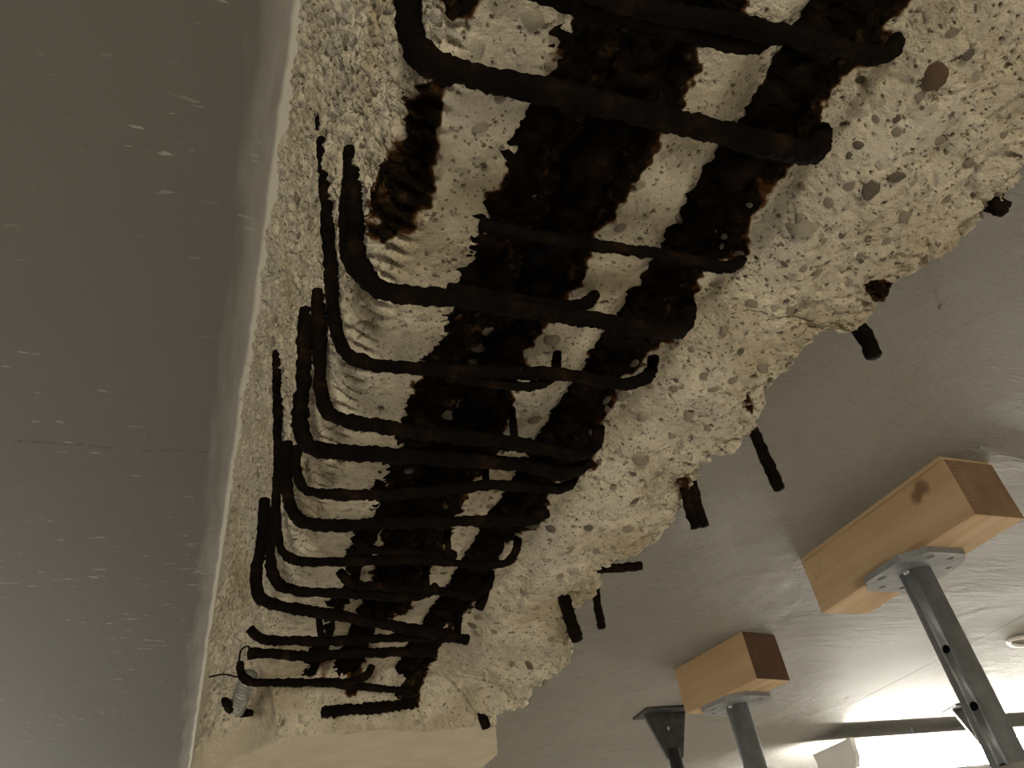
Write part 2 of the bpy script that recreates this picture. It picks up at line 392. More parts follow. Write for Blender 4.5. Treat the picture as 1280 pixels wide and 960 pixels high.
# --- rust stain and dark hole outlines traced on the soffit
STAINS = [
 [(712, -60), (715, 0), (700, 60), (690, 100), (672, 130), (650, 185), (613, 240), (605, 280), (590, 330), (580, 362), (560, 400), (545, 430), (525, 462), (510, 490), (505, 530), (498, 565), (484, 600),
  (476, 650), (470, 700), (452, 750), (462, 775), (490, 775), (510, 765), (532, 735), (545, 700), (560, 675), (578, 640), (600, 600), (630, 560), (640, 520), (655, 470), (668, 432), (690, 402), (735, 350),
  (735, 330), (745, 300), (780, 265), (800, 230), (830, 175), (860, 130), (885, 60), (960, 40), (900, -60)],
 [(1080, -60), (1060, 0), (1040, 40), (985, 72), (962, 100), (950, 160), (925, 192), (900, 240), (865, 270), (850, 300), (822, 330), (810, 370), (800, 400), (770, 420), (735, 440), (720, 480), (700, 530), (690, 570),
  (655, 610), (640, 640), (610, 680), (590, 720), (560, 770), (540, 800), (510, 830), (493, 870), (522, 886), (532, 850), (552, 810), (582, 770), (606, 745), (615, 702), (640, 672), (682, 652), (690, 612), (742, 582),
  (750, 532), (770, 492), (817, 442), (862, 408), (872, 360), (905, 335), (932, 315), (935, 300), (960, 230), (1002, 205), (1027, 175), (1022, 150), (1060, 100), (1102, 82), (1122, 62), (1112, 30), (1140, 0), (1190, -60)],
 [(518, 100), (556, 122), (556, 180), (540, 240), (516, 306), (466, 306), (458, 262), (480, 200), (494, 150)],  # rust patch drawn wider to take in the adjoining shadow
 [(535, -60), (552, -5), (556, 22), (592, 26), (612, -5), (620, -60)],
 [(1072, 352), (1092, 338), (1130, 348), (1112, 364), (1080, 368)],
 [(925, 486), (936, 486), (940, 512), (926, 508)],  # small hole, its darkness put in as colour
 [(1228, 245), (1262, 236), (1262, 268), (1235, 272)],
 [(845, 598), (862, 596), (870, 622), (852, 628)],
 [(700, 758), (718, 758), (728, 800), (712, 800)],
 [(398, 812), (420, 812), (412, 858), (392, 858)],
 [(440, 810), (462, 810), (448, 872), (424, 878)],
]
STAIN_W = [1, 1, 1, 1, .85, .9, .95, .6, .9, .42, .75]
def poly_sd(px, py, poly):
    poly = np.array(poly, float); d = np.full(px.shape, 1e9); ins = np.zeros(px.shape, bool); n = len(poly)
    for k in range(n):
        a = poly[k]; b = poly[(k + 1) % n]; e = b - a
        wx = px - a[0]; wy = py - a[1]
        t = np.clip((wx * e[0] + wy * e[1]) / (e @ e + 1e-9), 0, 1)
        d = np.minimum(d, (wx - e[0] * t) ** 2 + (wy - e[1] * t) ** 2)
        c = ((a[1] <= py) & (b[1] > py)) | ((b[1] <= py) & (a[1] > py))
        with np.errstate(divide='ignore', invalid='ignore'):
            xi = a[0] + (py - a[1]) / (b[1] - a[1] + (b[1] == a[1])) * e[0]
        ins ^= c & (px < xi)
    d = np.sqrt(d); return np.where(ins, -d, d)
PX, PY = project(BP)
front = (BP @ CAM[2]) > .02
jmask = np.zeros(BP.shape[:2], bool); jmask[:, NL - 12:J0 + NB + 4] = True
sel = jmask & front & (BP[..., 1] < .95) & (BP[..., 1] > -.03)
stain = np.zeros(BP.shape[:2]); near_m = BP[sel]
px, py = PX[sel], PY[sel]
wob = 9 * vnoise(near_m, 120, 31) + 6 * vnoise(near_m, 320, 32)
depth_px = F / (near_m @ CAM[2])                      # pixels per metre
sc = np.clip(depth_px / 2600, .35, 1.2)
sv = np.zeros(px.shape)
for poly, wt in zip(STAINS, STAIN_W):
    d = poly_sd(px, py, poly) + wob * sc
    sv = np.maximum(sv, wt * (1 - sstep(-16, 8, d / sc)))
stain[sel] = sv

# --- relief
BV = np.concatenate([np.full((1, BP.shape[1]), BP[0, 0, 1]), BP[0, 0, 1] + np.cumsum(np.linalg.norm(np.diff(BP, axis=0), axis=2), axis=0)], 0)
uv = np.stack([BU, BV], -1)
# keep cell coordinates in metres on the surface
left = np.zeros(BP.shape[:2]); left[:, :NL] = 1; left[:, NL:J0] = np.linspace(1, 0, NC)[None, :]
right = np.zeros(BP.shape[:2]); rat = BP[..., 0] / .26
right[:, J0:J0 + NB] = sstep(.88, 1.0, rat[:, J0:J0 + NB]); right[:, J0 + NB:] = 1
Q = BP
ck = 1 - INT
wuv = uv + .006 * np.stack([vnoise(Q, 60, 71), vnoise(Q, 60, 72)], -1)
def facets(cell, seed, amp):
    d, r1, r2, r3, ox, oy = worley(wuv, cell, seed)
    return amp * ((r1 - .5) * .7 + ((r2 - .5) * ox + (r3 - .5) * oy) / cell * 2.0)
disp = .0016 * fbm(Q, 26, 4, 3)
disp += .0007 * fbm(Q, 160, 3, 4)
disp += (left * .75 + right * .38 + .10) * (facets(.023, 100, .0036) + facets(.0085, 110, .0022) + facets(.0042, 115, .0012) * (1 + left))
disp += right * .0032 * fbm(Q * np.array([1, .5, 1]), 30, 3, 41)
edge_d = np.exp(-(((BU - BU[:, J0 + NB - 1:J0 + NB])) / .012) ** 2)
disp += edge_d * (facets(.011, 140, .0060) + facets(.005, 145, .0030)) * .8
disp += right * .0030 * (1 - np.abs(fbm(Q * np.array([1, .22, 1]), 46, 3, 47)) * 2)
disp += left * (.0026 * fbm(Q, 34, 4, 51) + .0029 * fbm(Q * np.array([1, 1, .6]), 330, 2, 52))
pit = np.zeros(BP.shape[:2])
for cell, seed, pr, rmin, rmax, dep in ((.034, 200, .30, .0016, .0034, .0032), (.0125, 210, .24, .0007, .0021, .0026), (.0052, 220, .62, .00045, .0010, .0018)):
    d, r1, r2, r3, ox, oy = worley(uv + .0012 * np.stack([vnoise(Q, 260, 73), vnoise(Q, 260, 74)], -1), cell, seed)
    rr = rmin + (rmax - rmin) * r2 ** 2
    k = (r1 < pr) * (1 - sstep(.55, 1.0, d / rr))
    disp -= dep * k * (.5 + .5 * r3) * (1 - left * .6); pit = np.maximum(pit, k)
# rib imprints of the lost corner bar
jj = np.arange(BP.shape[1])[None, :]
rib_pos = np.exp(-(((BU - BU[:, NL + NC // 2:NL + NC // 2 + 1]) - .002) / .0085) ** 2)
rib_ok = sstep(.10, .16, BP[..., 1]) * (1 - sstep(.74, .78, BP[..., 1]))
ph = BP[..., 1] * 2 * math.pi / .0085 + 1.6 * vnoise(Q, 60, 91) + 60 * (BU - BU[:, NL:NL + 1])
disp += rib_pos * rib_ok * (-.005 + .0034 * np.sin(ph))
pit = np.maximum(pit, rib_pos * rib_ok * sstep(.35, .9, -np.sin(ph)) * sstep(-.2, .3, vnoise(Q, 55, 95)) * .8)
# rough scabs inside the rust stains
disp += stain * (.0030 * fbm(Q, 90, 3, 61) + facets(.007, 130, .0014))
disp *= ck + INT * .16
pit *= ck * (1 - .8 * left * (BU < BU[:, NL:NL + 1]))
fade = np.ones_like(disp); fade[:, 0] = 0; fade[:, -1] = 0
BPD = BP + BN * (disp * fade)[..., None]
beam_P = BPD.copy(); beam_P[..., 2] += EYE
beam = empty('concrete_beam', (0, 0, EYE))
beam_P[..., 2] -= EYE
body = grid_object('beam_body', beam_P, M_CON, {'stain': stain, 'pit': pit, 'intact': INT}); body.parent = beam
tag(beam, 'deep concrete beam with its cover broken away down to the reinforcement', 'beam')

# --- aggregate stones seated in the broken faces
PXd, PYd = project(BPD)
vis = front.copy(); vis[:, :NL // 3] = False; vis[:, J0 + NB:] = False; vis[0:9] = False
vi = np.argwhere(vis & (PXd > -10) & (PXd < 1290) & (PYd > -10) & (PYd < 970))
vpx = PXd[vi[:, 0], vi[:, 1]]; vpy = PYd[vi[:, 0], vi[:, 1]]
def surf_at(x, y, bottom=True):
    d = (vpx - x) ** 2 + (vpy - y) ** 2
    if bottom: d = d + np.where(vi[:, 1] < NL, 400, 0)
    k = int(np.argmin(d)); i, j = vi[k]
    return BPD[i, j], BN[i, j], float(d[k]), stain[i, j]
rng = np.random.RandomState(7)
stone_meshes = []
for k in range(6):
    bm = bmesh.new(); bmesh.ops.create_icosphere(bm, subdivisions=2, radius=1.0)
    co = np.array([v.co for v in bm.verts]); off = fbm(co + k * 7.3, .9, 2, 300 + k)
    for v, o in zip(bm.verts, off): v.co *= 1 + .62 * o
    me = bpy.data.meshes.new('stone'); bm.to_mesh(me); bm.free(); stone_meshes.append(me)
sm_cache = {}
def stone(x, y, rx, mi, flat=.55, aspect=.7, ang=None, sink=.35, bottom=True):
    p, n, d, sv_ = surf_at(x, y, bottom)
    if d > 900: return
    if sv_ > .5 and mi != 4: mi = 2
    r = rx * float(p @ CAM[2]) / F
    k = rng.randint(6)
    if (k, mi) not in sm_cache:
        me = stone_meshes[k].copy(); me.materials.append(M_STONES[mi]); sm_cache[(k, mi)] = me
    o = bpy.data.objects.new('stone', sm_cache[(k, mi)]); COL.objects.link(o); o.parent = beam
    q = Vector(n).to_track_quat('Z', 'Y').to_matrix().to_4x4()
    rot = Matrix.Rotation(rng.rand() * 6.28 if ang is None else ang, 4, 'Z')
    pp = Vector(p) - Vector(n) * (r * flat * sink)
    o.matrix_local = Matrix.Translation(pp) @ q @ rot @ Matrix.Diagonal((r, r * aspect, r * flat, 1))
STONES = [(543, 20, 15, 3), (1090, 239, 14, 2), (1122, 222, 11, 2), (1006, 286, 17, 1), (1052, 294, 8, 2), (1036, 252, 9, 0), (1213, 205, 12, 0), (1174, 176, 12, 0), (1170, 96, 18, 4), (1060, 232, 9, 0), (1133, 270, 11, 0),
          (1000, 275, 8, 0), (1210, 68, 9, 2), (1222, 92, 6, 1), (1254, 170, 10, 0), (1190, 40, 10, 0), (1236, 30, 10, 3), (965, 362, 10, 2), (985, 386, 12, 0), (970, 385, 8, 1), (925, 438, 7, 2), (955, 462, 9, 0),
          (802, 575, 12, 0), (793, 592, 6, 2), (774, 565, 7, 1), (804, 520, 8, 1), (780, 495, 10, 0), (758, 500, 9, 0), (893, 355, 8, 0), (850, 275, 10, 0), (803, 230, 10, 1), (775, 285, 9, 0), (690, 425, 13, 1),
          (720, 220, 9, 0), (712, 245, 10, 3), (668, 245, 4, 3), (630, 300, 6, 4), (722, 368, 9, 1), (608, 415, 11, 1), (600, 436, 12, 1), (592, 452, 9, 1), (575, 505, 12, 0), (560, 520, 12, 0), (650, 400, 9, 0), (765, 123, 8, 3),
          (815, 42, 10, 3), (800, 50, 9, 1), (665, 25, 17, 1), (650, 75, 12, 3), (600, 60, 10, 3), (690, 80, 11, 0), (600, 160, 12, 1), (625, 125, 8, 0), (1030, 35, 8, 4), (968, 90, 14, 4), (1060, 22, 12, 4),
          (905, 295, 6, 3), (925, 318, 8, 3), (840, 600, 8, 0), (735, 660, 7, 2), (688, 662, 9, 2), (668, 657, 8, 0), (712, 685, 6, 0), (655, 740, 7, 0), (640, 790, 6, 0), (595, 655, 7, 0), (585, 690, 6, 1),
          (555, 630, 10, 4), (520, 625, 9, 0), (510, 590, 9, 3), (480, 590, 8, 3), (620, 575, 8, 3), (700, 500, 8, 0), (690, 545, 9, 0), (735, 470, 10, 4), (792, 455, 8, 3), (668, 525, 10, 0), (880, 470, 7, 0),
          (862, 520, 8, 0), (900, 520, 6, 2), (840, 545, 7, 0), (765, 610, 7, 0), (785, 660, 8, 0), (745, 690, 7, 0), (700, 720, 7, 0), (670, 760, 6, 0), (690, 800, 6, 0), (640, 830, 6, 0), (1120, 165, 8, 0),
          (1150, 120, 9, 0), (1095, 150, 8, 0), (1140, 230, 8, 1), (1180, 250, 10, 0), (1110, 300, 8, 0), (1075, 320, 8, 0), (1020, 340, 9, 0), (980, 330, 6, 2), (940, 380, 8, 0), (905, 415, 8, 0), (1015, 395, 9, 1)]
for (x, y, r, mi) in STONES: stone(x, y, r, mi, aspect=.6 + .3 * rng.rand())
for k in range(70):
    y = rng.rand() * 760; x0 = 375 - y * .144
    stone(x0 + 25 + rng.rand() * 60, y, 4 + rng.rand() * 6, rng.choice([0, 0, 1, 3]), bottom=False, flat=.5)
for k in range(90):
    t = rng.rand() ** .7; x = 1260 - 640 * t; y = 30 + 770 * t + 40
    stone(x + rng.uniform(-150, 60), y + rng.uniform(-60, 30), 3 + rng.rand() * 5, rng.choice([0, 0, 1, 2, 3]))

# ------------------------------------------------------------------ reinforcement
def spline(pts, step):
    pts = np.array(pts, float)
    if len(pts) == 2:
        n = max(2, int(np.linalg.norm(pts[1] - pts[0]) / step)); t = np.linspace(0, 1, n + 1)[:, None]; return pts[0] + (pts[1] - pts[0]) * t
    ext = np.vstack([2 * pts[0] - pts[1], pts, 2 * pts[-1] - pts[-2]]); out = []
    for k in range(1, len(ext) - 2):
        p0, p1, p2, p3 = ext[k - 1:k + 3]; L = np.linalg.norm(p2 - p1)
        # centripetal-like tangents
        d01 = max(np.linalg.norm(p1 - p0), 1e-6) ** .5; d12 = max(L, 1e-6) ** .5; d23 = max(np.linalg.norm(p3 - p2), 1e-6) ** .5
        m1 = p2 - p1 + d12 * ((p1 - p0) / d01 - (p2 - p0) / (d01 + d12)); m2 = p2 - p1 + d12 * ((p3 - p2) / d23 - (p3 - p1) / (d12 + d23))
        n = max(2, int(L / step))
        for t in np.arange(n) / n:
            out.append((2 * t ** 3 - 3 * t ** 2 + 1) * p1 + (t ** 3 - 2 * t ** 2 + t) * m1 + (-2 * t ** 3 + 3 * t ** 2) * p2 + (t ** 3 - t ** 2) * m2)
    out.append(pts[-1]); return np.array(out)
def tube_mesh(name, path, rad, mat, seed=0, rough=.16, ribs=0.0, rib_pitch=.007, sides=14, taper=True, smooth=True):
    n = len(path); T = np.gradient(path, axis=0); T /= np.linalg.norm(T, axis=1, keepdims=True) + 1e-12
    up = np.array([0, 0, 1.0]) if abs(T[0] @ np.array([0, 0, 1.0])) < .9 else np.array([0, 1.0, 0])
    u = np.cross(T[0], up); u /= np.linalg.norm(u); U = [u]
    for k in range(1, n):
        u = U[-1] - T[k] * (U[-1] @ T[k]); U.append(u / np.linalg.norm(u))
    U = np.array(U); V = np.cross(T, U)
    a = np.arange(sides) * 2 * math.pi / sides
    D = U[:, None] * np.cos(a)[None, :, None] + V[:, None] * np.sin(a)[None, :, None]
    s = np.concatenate([[0], np.cumsum(np.linalg.norm(np.diff(path, axis=0), axis=1))])
    P = path[:, None] + D * rad
    r = rad * (1 + rough * fbm(P + seed * 3.1, 70, 2, 400 + seed) + rough * 1.1 * fbm(P + seed, 240, 2, 440 + seed) + rough * .8 * vnoise(P + seed, 620, 470 + seed))
    if ribs: r = r + ribs * (np.sin(s[:, None] * 2 * math.pi / rib_pitch + a[None, :]) > .35)
    P = path[:, None] + D * np.asarray(r)[..., None]
    me = bpy.data.meshes.new(name)
    V_ = np.vstack([P.reshape(-1, 3), path[0] - T[0] * rad * .25, path[-1] + T[-1] * rad * .25])
    fs = []
    for k in range(n - 1):
        for j in range(sides):
            fs.append((k * sides + j, k * sides + (j + 1) % sides, (k + 1) * sides + (j + 1) % sides, (k + 1) * sides + j))
    c0 = n * sides; c1 = c0 + 1
    for j in range(sides):
        fs.append((c0, (j + 1) % sides, j)); fs.append((c1, (n - 1) * sides + j, (n - 1) * sides + (j + 1) % sides))
    me.from_pydata(V_.tolist(), [], fs); me.update()
    if smooth: me.polygons.foreach_set('use_smooth', np.ones(len(me.polygons), bool))
    me.materials.append(mat)
    o = bpy.data.objects.new(name, me); COL.objects.link(o); o.location = (0, 0, EYE)
    return o
bar_no = [0]
def bar(name, nodes, thick, label, group, z=HB, mat=None, ribs=0, rough=.26, ref=None, rib_pitch=.007):
    """nodes: (px, py) on the stirrup level, ('z', px, py, height) or ('u', px, py) = straight above/below the next/previous level node"""
    pts = [None] * len(nodes)
    for k, nd in enumerate(nodes):
        if nd[0] == 'z': pts[k] = onz(nd[1], nd[2], nd[3])
        elif nd[0] == 'u': pass
        else: pts[k] = onz(nd[0], nd[1], z)
    known = [k for k in range(len(nodes)) if pts[k] is not None]
    for k, nd in enumerate(nodes):
        if pts[k] is None:
            q = min(known, key=lambda a: abs(a - k)); pts[k] = ony(nd[1], nd[2], pts[q][1])
    mid = pts[known[len(known) // 2]] if ref is None else pts[ref]
    rad = thick * float(mid @ CAM[2]) / F / 2
    path = spline(pts, max(.0012, rad * .22))
    bar_no[0] += 1
    o = tube_mesh(name, path, rad, mat or M_RUST, bar_no[0], rough, ribs, rib_pitch)
    return tag(o, label, 'rebar', group)
G1 = 'rusted stirrups across the beam soffit'; G2 = 'inner stirrup hooks'; G3 = 'broken stirrup ends on the far edge'; G4 = 'main bars along the beam'
ZI = HB + .010
# long main bars
def main_bar(xr, z, dia, y0, y1, label, wig=.002, seed=1, mat=None):
    yv = np.arange(y0, y1, .0025); P = np.stack([np.full_like(yv, xr * .26), yv, np.full_like(yv, z)], -1)
    P[:, 0] += wig * vnoise(P, 14, seed); P[:, 2] += wig * .6 * vnoise(P, 14, seed + 5)
    bar_no[0] += 1
    return tag(tube_mesh('main_bar', P, dia / 2, mat or M_RUST, bar_no[0], .36, .001, .011, 20), label, 'rebar', G4)
main_bar(.408, .2800, .0180, -.3, .86, 'blackened main bar running along the middle, beside the ribbed corner imprints', seed=11)
main_bar(.546, .2795, .0185, -.3, .86, 'blackened main bar along the middle, on the side towards the timber props', seed=12)
main_bar(.775, .2775, .022, -.3, .86, 'heavily rusted main bar under the stirrup hooks, next to the pale broken flank', seed=13)

bar('stirrup', [('u', 512, -60), ('u', 508, -10), ('u', 511, 35), (530, 72), (565, 88), (700, 118), (860, 155), (990, 188), (1015, 190), ('u', 1027, 168)], 31, 'thickest rusted stirrup, bowed, crossing the beam beside the double stirrups', G1)
bar('stirrup', [(560, -75), (700, -22), (800, 8), (1000, 48), (1090, 68), ('u', 1112, 66), ('u', 1122, 48)], 26, 'longer stirrup of the closely set pair, hooked at the outer main bar', G1)
bar('stirrup', [(600, -40), (720, 4), (860, 38), (930, 54), ('u', 952, 50), ('u', 962, 30)], 26, 'shorter stirrup of the closely set pair, bent up beside the middle main bars', G2, z=HB + .004)
bar('stirrup', [('u', 440, 190), ('u', 444, 270), ('u', 446, 320), (462, 352), (490, 365), (560, 372), (700, 393), (835, 413), ('u', 856, 404), ('u', 862, 382)], 24, 'thick stirrup with a short leg set in the concrete, ending in a curled hook', G1)
bar('stirrup', [(560, 362), (640, 374), (718, 384), ('u', 740, 374), ('u', 746, 344)], 17, 'inner hook lying tight against the thick short-legged stirrup', G2, z=ZI)
bar('stirrup', [(600, 282), (690, 298), (760, 309), (850, 322), (905, 334), ('u', 926, 325), ('u', 931, 298)], 16, 'stirrup half buried in the rust between two thick stirrups', G1, z=ZI)
bar('stirrup', [('u', 400, 142), ('u', 405, 210), ('u', 413, 330), ('u', 421, 415), (436, 445), (465, 455), (560, 463), (700, 468), (785, 479), ('u', 810, 470), ('u', 818, 444)], 17, 'slender stirrup with the longest leg up the side of the beam', G1)
bar('stirrup', [(560, 470), (620, 480), (670, 482), ('u', 690, 470), ('u', 696, 436), ('u', 688, 420)], 13, 'inner hook hanging below the longest-legged stirrup', G2, z=HB - .003)
bar('stirrup', [('u', 397, 366), ('u', 400, 440), ('u', 401, 490), (410, 515), (430, 525), (520, 540), (640, 553), (725, 568), ('u', 744, 556), ('u', 749, 528)], 17, 'stirrup with its leg pressed against a second leg, hook over the outer main bar', G1)
bar('stirrup', [('u', 512, 476), ('u', 517, 505), (532, 532), (560, 544), (640, 556), (700, 566)], 17, 'inner stirrup bent up beside the middle main bars', G2, z=ZI)
bar('stirrup', [('u', 383, 388), ('u', 379, 470), ('u', 376, 535), (388, 557), (410, 564), (520, 570), (650, 581), (715, 590), ('u', 734, 576)], 19, 'stout stirrup whose leg is doubled by a neighbouring leg', G1)
bar('stirrup', [('u', 371, 560), ('u', 371, 590), (380, 610), (400, 617), (480, 618), (560, 612), (620, 606), (700, 610), ('u', 715, 602), ('u', 718, 578)], 13, 'thin stirrup below the stout doubled one, with a squared hook', G1)
bar('stirrup', [('u', 358, 555), ('u', 358, 610), (368, 643), (390, 655), (520, 652), (640, 650), (668, 648), ('u', 682, 640)], 15, 'stirrup with a flaking underside below the thin one', G1)
bar('stirrup', [('u', 345, 440), ('u', 347, 520), ('u', 346, 600), ('u', 346, 665), (356, 692), (375, 701), (520, 700), (615, 706), ('u', 638, 700), ('u', 647, 680), ('u', 646, 664)], 11, 'thin stirrup with a long leg and rounded hook near the sound concrete', G1)
bar('stirrup', [('u', 444, 674), (455, 684), (480, 689), (540, 692), (570, 694)], 11, 'short curled bar lying just above the thin rounded-hook stirrup', G2, z=HB + .004)
bar('stirrup', [('u', 341, 636), ('u', 338, 700), (346, 728), (366, 738), (430, 741), (500, 746), ('u', 534, 742), ('u', 545, 733)], 12, 'stirrup next to the slanting bar, ending at the middle main bars', G1)
bar('stirrup', [('u', 424, 714), (436, 727), (480, 734), (545, 738), (595, 743), ('u', 611, 730), ('u', 614, 702)], 11, 'short curled bar with an upturned hook next to the slanting bar', G2, z=HB + .003)
bar('slanting_bar', [('u', 331, 625), ('u', 326, 685), ('u', 320, 725), (326, 747), (350, 757), (400, 766), (480, 780), (560, 795), (583, 800)], 13, 'bar with a scaly leg slanting across the other stirrups', G1, z=HB - .004, rough=.2)
bar('stirrup', [('u', 312, 786), (322, 796), (345, 801), (420, 801), (500, 797), (565, 798)], 11, 'straight stirrup just past the slanting bar, its end turned up', G1)
bar('stirrup', [('z', 310, 817, .25), (330, 817), (400, 820), (450, 816), (545, 815)], 12, 'straight stirrup with a flaking blunt end, second past the slanting bar', G1, rough=.24)
bar('stirrup', [('u', 300, 828), ('u', 301, 842), (310, 851), (330, 853), (400, 853), (445, 851), ('u', 460, 842), ('u', 465, 832)], 10, 'thin bar bent up at both ends beside the grey ribbed rod', G1, z=.243)
bar('stirrup', [(392, 853), (440, 857), (480, 861), (515, 863)], 9, 'thinnest straight bar, crossing beside the grey ribbed rod', G1, z=.241)
bar('stirrup', [(402, 890), (440, 887), (480, 884), (518, 879)], 12, 'ribbed stirrup at the very end, against the sound concrete', G1, ribs=.0009, rib_pitch=.006, z=.233)
bar('bent_bar', [('z', 281, 876, .232), ('z', 289, 887, .232), ('z', 302, 892, .232), ('z', 314, 891, .234)], 10, 'small curved bar end below the grey ribbed rod', G2)
bar('bent_bar', [('u', 436, 200), ('u', 430, 280), ('u', 434, 322), (452, 350), (470, 360)], 13, 'thinner upright bar set beside the thick short-legged stirrup', G2, z=HB + .004)
# short upright stubs between the soffit and the stirrups
for (a, b, t, lb) in (((640, 512), (643, 550), 10, 'short upright bar behind the stirrups beside the longest-legged stirrup hook'),
                      ((607, 580), (607, 606), 9, 'short upright bar inside the squared-hook stirrup'),
                      ((559, 654), (560, 694), 9, 'short upright bar above the thin rounded-hook stirrup'),
                      ((532, 708), (533, 740), 9, 'short upright bar above the stirrup next to the slanting bar'),
                      ((607, 738), (599, 760), 12, 'blunt stub hanging below the upturned hook'),
                      ((573, 772), (571, 797), 10, 'short upright stub over the end of the slanting bar'),
                      ((399, 779), (402, 800), 8, 'tiny upright stub on the straight stirrup past the slanting bar')):
    Yb = onz(b[0], b[1], HB)[1]
    pa, pb = ony(a[0], a[1], Yb), onz(b[0], b[1], HB)
    if pa[2] < .272: pa = pb + (pa - pb) * (.03 / max(.002, np.linalg.norm(pa - pb)))
    rad = t * float(pb @ CAM[2]) / F / 2; bar_no[0] += 1
    tag(tube_mesh('bar_stub', spline([pa, pb], .002), rad, M_RUST, bar_no[0]), lb, 'rebar', 'short upright stubs')
# broken legs on the far side of the beam
def stub(name, a, b, t, lb, horiz=False, z0=.262, extra=.035, rough=.22, mids=()):
    pa = onz(a[0], a[1], z0)
    pb = onz(b[0], b[1], z0) if horiz else ony(b[0], b[1], pa[1])
    pm = [ony(q[0], q[1], pa[1]) for q in mids]
    d = (pa - pb) / np.linalg.norm(pa - pb)
    path = spline([pa + d * extra] + [pa] + pm + [pb], .0025)
    rad = t * float(pa @ CAM[2]) / F / 2; bar_no[0] += 1
    return tag(tube_mesh(name, path, rad, M_RUST, bar_no[0], rough), lb, 'rebar', G3)
stub('broken_bar', (1066, 400), (1092, 444), 20, 'stubby broken bar hanging from the flank below the rusty hollow', mids=((1082, 420),))
stub('broken_bar', (940, 534), (974, 611), 14, 'long thin broken bar hanging free from the flank')
stub('broken_bar', (856, 606), (870, 659), 13, 'rust-caked broken bar of the twin ends hanging from the flank', mids=((860, 628),))
stub('broken_bar', (866, 606), (880, 657), 12, 'plain bar of the twin ends hanging from the flank', mids=((871, 628),))
stub('broken_bar', (745, 712), (802, 707), 11, 'straight broken bar pointing level out of the flank', horiz=True)
stub('broken_bar', (744, 738), (752, 785), 10, 'slim broken bar hanging beneath the level one')
stub('broken_bar', (710, 764), (722, 801), 15, 'short thick broken bar in a hollow of the flank', z0=.245)
stub('broken_bar', (1243, 244), (1250, 266), 24, 'thick dark broken bar end in the notch of the flank', extra=.02, rough=.5)
stub('broken_bar', (601, 890), (608, 910), 12, 'dark broken bar tip at the corner of the sound concrete', z0=.228, extra=.02)
# grey ribbed rod
pa, pb = onz(307, 856, .244), onz(295, 888, .232)
pa = pa + (pa - pb) * .4
tag(tube_mesh('ribbed_rod', spline([pa, pb], .0006), 17 * float(pb @ CAM[2]) / F / 2, M_RIBBED, 77, .06, .0014, .0040, 14), 'short grey ribbed rod end at the corner of the sound concrete', 'rod')
# thin tie wire
wp = [onz(262, 846, .262), onz(283, 843, .255), onz(296, 846, .252), onz(303, 838, .252)]
tag(tube_mesh('tie_wire', spline(wp, .001), .0008, M_RUST, 78, .1, 0, .01, 6), 'thin rusty tie wire beside the ribbed rod', 'wire')
wp = [onz(298, 832, .255), onz(302, 812, .262), onz(310, 808, .262), onz(316, 816, .255)]
tag(tube_mesh('tie_wire', spline(wp, .001), .0008, M_RUST, 79, .1, 0, .01, 6), 'thin rusty tie wire looped over the flaking blunt stirrup end', 'wire')

# ------------------------------------------------------------------ props, timber blocks
def cut(o, cutters):
    for c in cutters:
        md = o.modifiers.new('cut', 'BOOLEAN'); md.operation = 'DIFFERENCE'; md.object = c; md.solver = 'EXACT'
    bpy.context.view_layer.update()
    dg = bpy.context.evaluated_depsgraph_get()
    me = bpy.data.meshes.new_from_object(o.evaluated_get(dg)); o.modifiers.clear(); o.data = me
    for c in cutters: bpy.data.objects.remove(c)
def cyl_bm(bm, r, z0, z1, seg=32, x=0, y=0):
    bmesh.ops.create_cone(bm, cap_ends=True, segments=seg, radius1=r, radius2=r, depth=z1 - z0, matrix=Matrix.Translation((x, y, (z0 + z1) / 2)))
def cyl_obj(name, r, z0, z1, mat, parent=None, seg=32, x=0, y=0, smooth=True):
    bm = bmesh.new(); cyl_bm(bm, r, z0, z1, seg, x, y)
    o = link(name, bm, mat, parent)
    for p in o.data.polygons: p.use_smooth = smooth and abs(p.normal.z) < .5
    return o
def hollow(name, ro, ri, z0, z1, mat, parent, seg=32):
    bm = bmesh.new(); rings = []
    for (r, z) in ((ro, z0), (ro, z1), (ri, z1), (ri, z0)):
        rings.append([bm.verts.new((r * math.cos(k * 2 * math.pi / seg), r * math.sin(k * 2 * math.pi / seg), z)) for k in range(seg)])
    for a in range(4):
        for k in range(seg):
            bm.faces.new((rings[a][k], rings[a][(k + 1) % seg], rings[(a + 1) % 4][(k + 1) % seg], rings[(a + 1) % 4][k]))
    o = link(name, bm, mat, parent)
    for p in o.data.polygons: p.use_smooth = abs(p.normal.z) < .5
    return o
ZB = EYE + HS - .1
